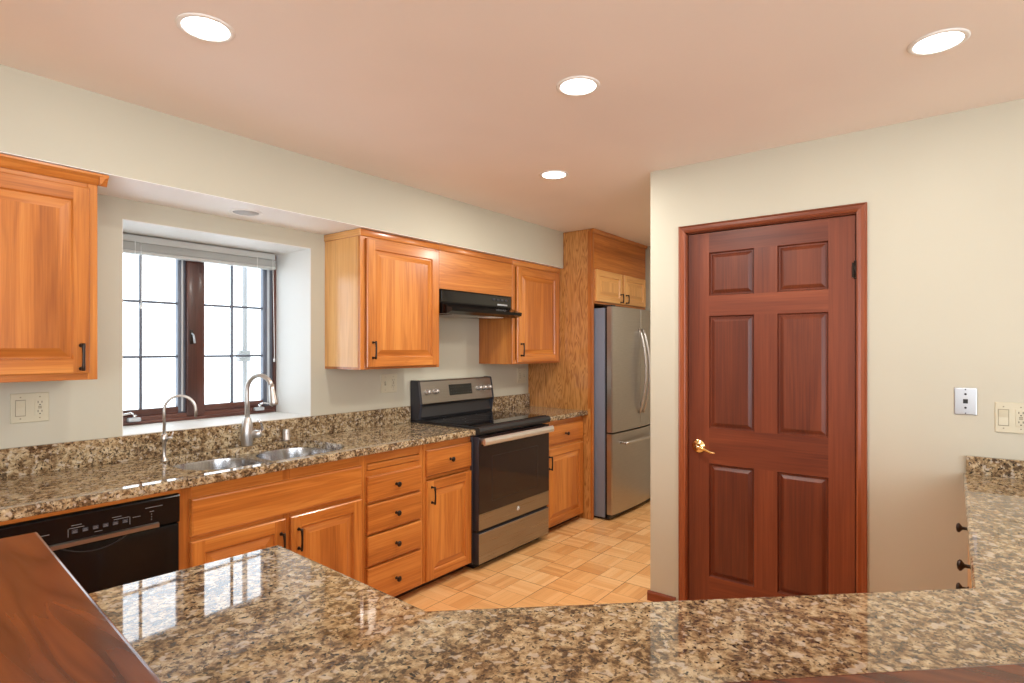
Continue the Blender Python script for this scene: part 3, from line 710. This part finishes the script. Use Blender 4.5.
# faucet
fc = thing('kitchen_faucet', (1.585, 3.0, GZ1 + .0006), 'brushed nickel gooseneck pull-down faucet behind the sink', 'faucet')
fx, fy = 1.585, 3.000
mb = MB(); mb.lathe([(0, 0), (.027, 0), (.027, .004), (.028, .010), (.031, .05), (.031, .085), (.026, .12), (.018, .145), (.0135, .155)], (fx, fy, GZ1 + .0006), (0, 0, 1), nickel, 28)
pts = [(fx, fy, GZ1 + .13), (fx, fy, GZ1 + .24), (fx, fy, GZ1 + .30)]
dxn, dyn = math.cos(math.radians(-68)), math.sin(math.radians(-68)); R = .078
for k in range(1, 13):
    a = PI * k / 13 * .98; q = R - R * math.cos(a); pts.append((fx + q * dxn, fy + q * dyn, GZ1 + .30 + R * math.sin(a)))
mb.tube(pts, .0125, nickel, 16); mb.build('spout', fc)
e_ = Vector(pts[-1]); mb = MB(); dn = Vector((dxn * .16, dyn * .16, -1)).normalized()
mb.lathe([(0, -.008), (.0135, -.006), (.014, .02), (.018, .05), (.0215, .088), (.0215, .100), (.017, .104), (0, .104)], e_, dn, nickel, 24); mb.build('spray_head', fc)
mb = MB(); sd = Vector((.80, -.60, 0)); c0 = Vector((fx, fy, GZ1 + .062))
mb.lathe([(0, 0), (.021, 0), (.021, .045), (.018, .052), (0, .054)], c0 + sd * .018, sd, nickel, 22)
pb = c0 + sd * .058; mb.tube([pb, pb + Vector((.012, -.012, .028)), pb + Vector((.002, -.022, .058)), pb + Vector((-.02, -.03, .075))], [.008, .0075, .006, .007], chrome, 12); mb.build('lever', fc)
# filtered-water tap
wf = thing('filter_tap', (1.135, 2.895, GZ1 + .0006), 'slim curved filtered-water tap left of the sink', 'faucet')
gx, gy = 1.135, 2.895
mb = MB(); mb.lathe([(0, 0), (.016, 0), (.016, .003), (.010, .008), (.008, .03), (.008, .085), (.013, .092), (.015, .105), (.013, .118), (.009, .126)], (gx, gy, GZ1 + .0006), (0, 0, 1), nickel, 20)
pts = [(gx, gy, GZ1 + .12), (gx, gy, GZ1 + .23)]
d1, d2 = math.cos(math.radians(-38)), math.sin(math.radians(-38)); R = .066
for k in range(0, 13):
    a = PI * k / 12; q = R - R * math.cos(a); pts.append((gx + q * d1, gy + q * d2, GZ1 + .235 + R * math.sin(a)))
pts.append((pts[-1][0], pts[-1][1], GZ1 + .20)); mb.tube(pts, .0062, nickel, 12); mb.build('spout', wf)
mb = MB(); mb.lathe([(0, 0), (.006, .002), (.006, .02), (0, .024)], (gx + .010, gy - .008, GZ1 + .105), (.8, -.6, .1), nickel, 12)
mb.tube([(gx + .024, gy - .018, GZ1 + .107), (gx + .030, gy - .022, GZ1 + .135)], [.004, .003], nickel, 8); mb.build('lever', wf)
sp = thing('soap_dispenser', (1.815, 3.003, GZ1 + .0006), 'short nickel cylinder cap on the counter right of the gooseneck faucet', 'soap dispenser')
mb = MB(); mb.lathe([(0, 0), (.022, 0), (.022, .004), (.0195, .008), (.0195, .058), (.018, .062), (0, .063)], (1.815, 3.003, GZ1 + .0006), (0, 0, 1), nickel, 24); mb.build('cap', sp)
mb = MB(); mb.lathe([(.0200, .040), (.0205, .042), (.0200, .044)], (1.815, 3.003, GZ1), (0, 0, 1), nickel, 24); mb.build('collar', sp)

# ------------------------------------------------------------------ stove
VX0, VX1 = 2.777, 3.589
st = thing('electric_range', (3.18, 2.72, 0), 'stainless steel electric range with black glass cooktop between the base cabinets', 'stove')
mb = MB(); mb.box(VX0, VX1, 2.445, 3.02, .035, .895, sgrey, .003); mb.box(VX0 + .03, VX1 - .03, 2.46, 2.99, 0, .035, blackm); mb.build('body', st)
mb = MB(); fp = [(3.02, .896), (2.392, .880), (2.380, .888), (2.376, .905), (2.382, .922), (2.396, .929), (3.02, .933)]
mb.extr(fp, VX0 - .001, VX1 + .001, lambda a, p, q: (a, p, q), blackm); mb.box(VX0 + .012, VX1 - .012, 2.41, 2.94, .9300, .9345, bglass, .001, 1)
ck = mb.build('cooktop', st)
for cx, cy, r in ((2.99, 2.55, .11), (3.37, 2.55, .085), (2.99, 2.80, .08), (3.37, 2.80, .10)):
    mb = MB(); b = bmesh.new(); A = []; B = []
    for k in range(48):
        a = 2 * PI * k / 48; A.append(b.verts.new((cx + r * math.cos(a), cy + r * math.sin(a), .9348))); B.append(b.verts.new((cx + (r - .002) * math.cos(a), cy + (r - .002) * math.sin(a), .9348)))
    for k in range(48): b.faces.new([A[k], A[(k + 1) % 48], B[(k + 1) % 48], B[k]])
    mb.join(b, sgrey); mb.build('burner_ring', ck)
gb = MB(); bp = [(3.02, .934), (2.950, .934), (2.945, .95), (2.965, 1.035), (3.02, 1.035)]
gb.extr(bp, VX0 + .008, VX1 - .004, lambda a, p, q: (a, p, q), blackm); gb.build('backguard_base', st)
gb = MB(); bp = [(3.022, 1.035), (2.936, 1.035), (2.930, 1.045), (2.955, 1.198), (2.965, 1.206), (3.022, 1.206)]
gb.extr(bp, VX0 + .022, VX1 - .014, lambda a, p, q: (a, p, q), steel)
bg_ = gb.build('control_panel', st)
bp2 = [(3.024, .934), (2.945, .934), (2.926, 1.042), (2.952, 1.202), (2.963, 1.209), (3.024, 1.209)]

for a_, b_ in ((VX0, VX0 + .022), (VX1 - .014, VX1)): gb = MB(); gb.extr(bp2, a_, b_, lambda a, p, q: (a, p, q), sgrey); gb.build('end_cap', st)
sl = Vector((0, .025, .153)).normalized(); nrm = Vector((0, -sl.z, sl.y))
def GP(a, z, o): p = Vector((a, 2.930 + (z - 1.045) / .153 * .025, z)) + nrm * o; return tuple(p)
for a in (2.865, 2.945, 3.425, 3.485, 3.54):
    mb = MB(); ax = nrm; mb.lathe([(0, 0), (.021, 0), (.020, .006), (.0165, .010), (.0155, .026), (.013, .029), (0, .029)], GP(a, 1.124, 0), ax, satin, 22)
    p0 = Vector(GP(a, 1.110, .030)); p1 = Vector(GP(a, 1.138, .030)); mb.tube([p0, p1], .0030, steel, 8); mb.build('knob', bg_)
mb = MB(); slab(mb, GP, 3.085, 3.335, 1.088, 1.166, .003, dispm, .001); dp = mb.build('display', bg_)
def tm(dx, z0): return lambda x, y, o: GP(3.205 + dx + x, z0 + y, .0035 + o)
mb = MB()
for r_ in range(3):
    for c_ in range(9):
        if 3 <= c_ <= 4 and r_ == 1: continue
        a = 3.103 + c_ * .0265; z = 1.103 + r_ * .021; w = .006 + .003 * ((c_ * 7 + r_ * 3) % 3) / 2
        mb.quad([GP(a - w / 2, z - .0016, .0034), GP(a + w / 2, z - .0016, .0034), GP(a + w / 2, z + .0016, .0034), GP(a - w / 2, z + .0016, .0034)], printd)
mb.build('display_marks', dp)
mb = MB(); mb.box(VX0 + .004, VX1 - .004, 2.394, 2.444, .262, .866, sgrey, .002); mb.box(VX0 + .006, VX1 - .006, 2.391, 2.394, .264, .366, steel); od = mb.build('oven_door', st)
mb = MB(); mb.box(VX0 + .004, VX1 - .004, 2.389, 2.392, .368, .868, oglass, .001, 1); og = mb.build('oven_glass', od)
mb = MB()
for x0, x1, z0, z1 in ((2.91, 3.44, .725, .727), (2.91, 3.44, .43, .432), (2.91, 2.913, .43, .727), (3.437, 3.440, .43, .727)): mb.box(x0, x1, 2.3887, 2.3890, z0, z1, blackm)
mb.build('window_border', og)
mb = MB(); b0 = [(2.352, .812), (2.343, .818), (2.340, .836), (2.345, .854), (2.354, .860), (2.362, .850), (2.362, .820)]
mb.extr(b0, VX0 + .012, VX1 - .006, lambda a, p, q: (a, p, q), satin, False)
hb_ = mb.build('handle', od)
for x in (VX0 + .02, VX1 - .045): mb = MB(); mb.box(x, x + .03, 2.358, 2.393, .818, .852, nickel, .003); mb.build('handle_post', od)

mb = MB(); ex, ez = 3.205, .315; mb.lathe([(0, 0), (.017, 0), (.017, .0015), (0, .002)], (ex, 2.392, ez), (0, -1, 0), emblemm, 28); 
rr = [[mb.bm.verts.new((ex + r * math.cos(2 * PI * k / 28), 2.3898, ez + r * math.sin(2 * PI * k / 28))) for k in range(28)] for r in (.0135, .0150)]
for k in range(28): mb.bm.faces.new([rr[0][k], rr[0][(k + 1) % 28], rr[1][(k + 1) % 28], rr[1][k]]).material_index = mb.mi(sgrey)
em = mb.build('emblem', od)
text_mesh('GE', .013, lambda x, y, o: (ex + x, 2.3892 - o, ez + y), sgrey, 'emblem_letters', em)
mb = MB(); mb.box(VX0 + .004, VX1 - .004, 2.394, 2.444, .045, .242, sgrey, .002); mb.box(VX0 + .006, VX1 - .006, 2.391, 2.394, .047, .240, steel, .001, 1); mb.build('storage_drawer', st)
mb = MB(); mb.box(VX0 + .004, VX1 - .004, 2.41, 2.444, .243, .261, blackm); mb.build('vent_gap', st)

st.location += Vector((.018, .018, 0))
# ------------------------------------------------------------------ refrigerator
RX0, RX1 = 4.268, 5.178
rf = thing('refrigerator', (4.72, 2.6, 0), 'stainless french door refrigerator with bottom freezer past the tall grained panel', 'refrigerator')
mb = MB(); mb.box(RX0, RX1, 2.305, 3.0, .02, 1.775, fgrey, .004); mb.box(RX0 + .02, RX1 - .02, 2.33, 2.98, 0, .02, blackm); mb.box(RX0 + .01, RX1 - .01, 2.285, 2.305, .02, 1.77, blackm); mb.build('cabinet_shell', rf)
def bowed(x0, x1, z0, z1, edge0, edge1, name):
    n = 14; prof = [(x1, 2.285), (x0, 2.285)]; cx, wd = 4.723, .455
    for k in range(n + 1):
        x = x0 + (x1 - x0) * k / n; y = 2.215 + .022 * ((x - cx) / wd) ** 2
        if k == 0: prof.append((x0, y + edge0)); x += edge0
        if k == n: prof.append((x1 - edge1, y)); prof.append((x1, y + edge1)); break
        prof.append((x, y))
    mb = MB(); b = bmesh.new(); A = [b.verts.new((x, y, z0)) for x, y in prof]; B = [b.verts.new((x, y, z1)) for x, y in prof]
    b.faces.new(A[::-1]); b.faces.new(B); m = len(prof)
    for i in range(m): b.faces.new([A[i], A[(i + 1) % m], B[(i + 1) % m], B[i]]).smooth = False
    mb.join(b, steelz)
    return mb.build(name, rf)
dL = bowed(RX0 + .002, 4.772, .735, 1.785, .010, .003, 'door'); dR = bowed(4.778, RX1 - .002, .735, 1.785, .003, .010, 'door'); dF = bowed(RX0 + .002, RX1 - .002, .05, .722, .010, .010, 'freezer_drawer')
for d, x in ((dL, 4.738), (dR, 4.812)):
    mb = MB(); pts = []
    for k in range(15):
        u = -1 + 2 * k / 14; pts.append((x, 2.208 - .062 * (1 - u * u), 1.235 + u * .375))
    mb.tube(pts, [.009 + .004 * (1 - (-1 + 2 * k / 14) ** 2) for k in range(15)], nickel, 12); mb.build('handle', d)
mb = MB(); pts = []
for k in range(15):
    u = -1 + 2 * k / 14; pts.append((4.72 + u * .33, 2.158 + .014 * u * u, .640))
mb.tube(pts, .012, nickel, 12)
for s in (-1, 1): mb.tube([(4.72 + s * .315, 2.226, .640), (4.72 + s * .315, 2.168, .640)], .009, nickel, 10)
mb.build('handle', dF)
mb = MB(); mb.box(RX0 + .01, RX0 + .07, 2.24, 2.32, 1.786, 1.800, blackm, .003); mb.build('hinge_cover', rf)
mb = MB(); mb.box(RX0 + .01, RX1 - .01, 2.262, 2.33, .012, .046, blackm); mb.build('toe_grille', rf)

rf.location.x += .02
# ------------------------------------------------------------------ wall plates
def plate(F, a0, a1, z0, z1, label, kinds, mat=cream, name='outlet_plate', cat='wall plate', flip=1):
    c = F((a0 + a1) / 2, z0, 0); t = thing(name, c, label, cat, 'ivory wall plates' if mat is cream else None)
    mb = MB(); slab(mb, F, a0, a1, z0, z1, .006, mat, .003); mb.build('cover_plate', t)
    n = len(kinds); w = (a1 - a0) / n; zc = (z0 + z1) / 2
    for i, k in enumerate(kinds):
        j = i if flip > 0 else n - 1 - i; c_ = a0 + w * (j + .5)
        if k == 'switch':
            mb = MB(); slab(mb, F2(F, .006), c_ - .017, c_ + .017, zc - .034, zc + .034, .001, creamd, .0005)
            m3 = MB(); G_ = F2(F, .007)
            m3.quad([G_(c_ - .015, zc - .031, .0015), G_(c_ + .015, zc - .031, .0015), G_(c_ + .015, zc, .0005), G_(c_ - .015, zc, .0005)], mat)
            m3.quad([G_(c_ - .015, zc, .0005), G_(c_ + .015, zc, .0005), G_(c_ + .015, zc + .031, .005), G_(c_ - .015, zc + .031, .005)], mat)
            m3.quad([G_(c_ - .015, zc + .031, .005), G_(c_ + .015, zc + .031, .005), G_(c_ + .015, zc + .031, 0), G_(c_ - .015, zc + .031, 0)], mat)
            for s in (-1, 1): m3.quad([G_(c_ + s * .015, zc - .031, 0), G_(c_ + s * .015, zc - .031, .0015), G_(c_ + s * .015, zc, .0005), G_(c_ + s * .015, zc + .031, .005), G_(c_ + s * .015, zc + .031, 0)], mat)
            mb.build('switch_frame', t); m3.build('rocker', t)
        elif k == 'outlet':
            mb = MB(); slab(mb, F2(F, .006), c_ - .017, c_ + .017, zc - .034, zc + .034, .002, mat, .001)
            for s in (-1, 1):
                for dx, w2, h2 in ((-.0065, .0012, .0045), (.0065, .0012, .0038)):
                    slab(mb, F2(F, .008), c_ + dx - w2, c_ + dx + w2, zc + s * .019 - h2 + .003, zc + s * .019 + h2 + .003, .0004, slot, .0001)
                slab(mb, F2(F, .008), c_ - .0025, c_ + .0025, zc + s * .019 - .010, zc + s * .019 - .006, .0004, slot, .0001)
            slab(mb, F2(F, .008), c_ - .006, c_ + .006, zc - .0055, zc - .0008, .001, creamd, .0003); slab(mb, F2(F, .008), c_ - .006, c_ + .006, zc + .0008, zc + .0055, .001, slot if False else creamd, .0003)
            mb.build('receptacle', t)
        elif k == 'toggle':
            mb = MB(); slab(mb, F2(F, .006), c_ - .006, c_ + .006, zc - .013, zc + .013, .001, creamd, .0004); slab(mb, F2(F, .006), c_ - .004, c_ + .004, zc - .001, zc + .010, .011, mat, .002); mb.build('toggle', t)
    for i in range(n):
        for s in (-1, 1): mb = MB(); slab(mb, F2(F, .006), a0 + w * (i + .5) - .0025, a0 + w * (i + .5) + .0025, zc + s * .044 - .0025, zc + s * .044 + .0025, .0008, creamd, .0004); mb.build('screw', t)
    return t
def F2(F, d): return lambda a, z, o: F(a, z, o + d)
plate(FY(WY), .618, .745, 1.128, 1.250, 'ivory double plate with a rocker switch and outlet under the left wall cabinet', ('switch', 'outlet'))
plate(FY(WY), 2.533, 2.672, 1.134, 1.262, 'ivory double toggle switch plate under the cabinet left of the range hood', ('toggle', 'outlet'))
plate(FY(WY), 4.058, 4.190, 1.126, 1.262, 'ivory wall plate between the stove and the tall grained panel', ('outlet', 'toggle'))
plate(FX(DX), -.247, -.140, 1.092, 1.216, 'ivory switch and outlet plate above the counter at the right edge', ('switch', 'outlet'), flip=-1)
t = thing('telephone_jack', (DX, -.045, 1.158), 'brushed metal telephone wall plate on the wall right of the brown door', 'wall plate')
F = FX(DX); mb = MB(); slab(mb, F, -.083, -.007, 1.156, 1.270, .006, plain('plate_steel', (.55, .56, .58), .28, 1.0), .003); mb.build('cover_plate', t)
mb = MB(); slab(mb, F2(F, .006), -.053, -.037, 1.204, 1.222, .002, slot, .0005); mb.build('socket', t)
for z in (1.243, 1.186):
    mb = MB(); mb.lathe([(0, .005), (.0045, .005), (.004, .010), (0, .011)], (DX, -.045, z), (-1, 0, 0), sgrey, 12); mb.build('stud', t)
for z in (1.262, 1.163): mb = MB(); mb.lathe([(0, .005), (.003, .005), (.0025, .0075), (0, .008)], (DX, -.045, z), (-1, 0, 0), sgrey, 10); mb.build('screw', t)

# ------------------------------------------------------------------ peninsula
PZ1, PZ0 = .914, .877
pen = thing('peninsula_countertop', (1.2, .5, PZ0), 'angled speckled granite peninsula countertop in the foreground', 'countertop')
poly = [(.842, 1.428), (.808, .832), (1.612, -.036), (3.083, -.036), (3.083, -.69), (1.36, -.69), (.24, .50), (.24, 1.480), (.44, 1.465)]
mb = MB(); mb.prism(poly, PZ0, PZ1, gran, .010, 3); mb.build('counter_slab', pen)
mb = MB(); mb.box(3.060, 3.083, -.69, -.047, PZ1, .986, gran, .002, 1); mb.build('backsplash', pen)
# wall under the bar
mb = MB(); mb.prism([(.10, 1.44), (.232, 1.44), (.232, .495), (1.355, -.70), (1.20, -.70), (.10, .46)], 0, 1.028, wallp); struct(mb.build('wall_bar'))
# wooden bar
wb = thing('wooden_bar_top', (.3, .6, 1.03), 'dark reddish brown wooden bar top raised behind the granite peninsula', 'bar top')
bp = [(.337, 1.452), (.262, .600), (1.23, -.415), (1.42, -.62), (1.10, -.80), (-.06, .40), (-.06, 1.482)]
mb = MB(); mb.prism(bp, 1.030, 1.070, barw, .006, 3); mb.build('bar_board', wb)
# cabinets under the peninsula
t = thing('peninsula_cabinet', (.6, 1.0, 0), 'oak cabinet below the angled granite peninsula', 'cabinet')
mb = MB(); mb.prism([(.785, 1.40), (.77, .82), (1.585, -.075), (1.28, -.60), (.245, .52), (.245, 1.42)], .05, PZ0 - .001, oak['z']); mb.build('body', t)
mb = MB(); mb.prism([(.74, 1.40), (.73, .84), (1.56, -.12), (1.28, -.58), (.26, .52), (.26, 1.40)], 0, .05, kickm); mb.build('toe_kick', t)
t = thing('drawer_cabinet', (2.4, -.35, 0), 'pale oak drawer cabinet with dark knobs under the right counter', 'cabinet')
mb = MB(); mb.box(1.605, 3.080, -.66, -.082, .05, PZ0 - .001, pale['z']); mb.box(1.605, 3.080, -.082, -.066, .05, PZ0 - .001, pale['z'], .001, 1); mb.build('body', t)
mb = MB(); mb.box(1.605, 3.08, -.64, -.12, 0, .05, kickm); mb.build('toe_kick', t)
FP = FYp(-.066)
for x0, x1 in ((1.95, 2.385), (2.40, 2.835)):
    for z0, z1 in ((.708, .862), (.455, .685), (.26, .435), (.07, .24)):
        mb = MB(); slab(mb, FP, x0, x1, z0, z1, .018, pale['x']); d = mb.build('drawer', t)
        knob(FP, (x0 + x1) / 2, (z0 + z1) / 2 + .006, d, .018, 1.1)
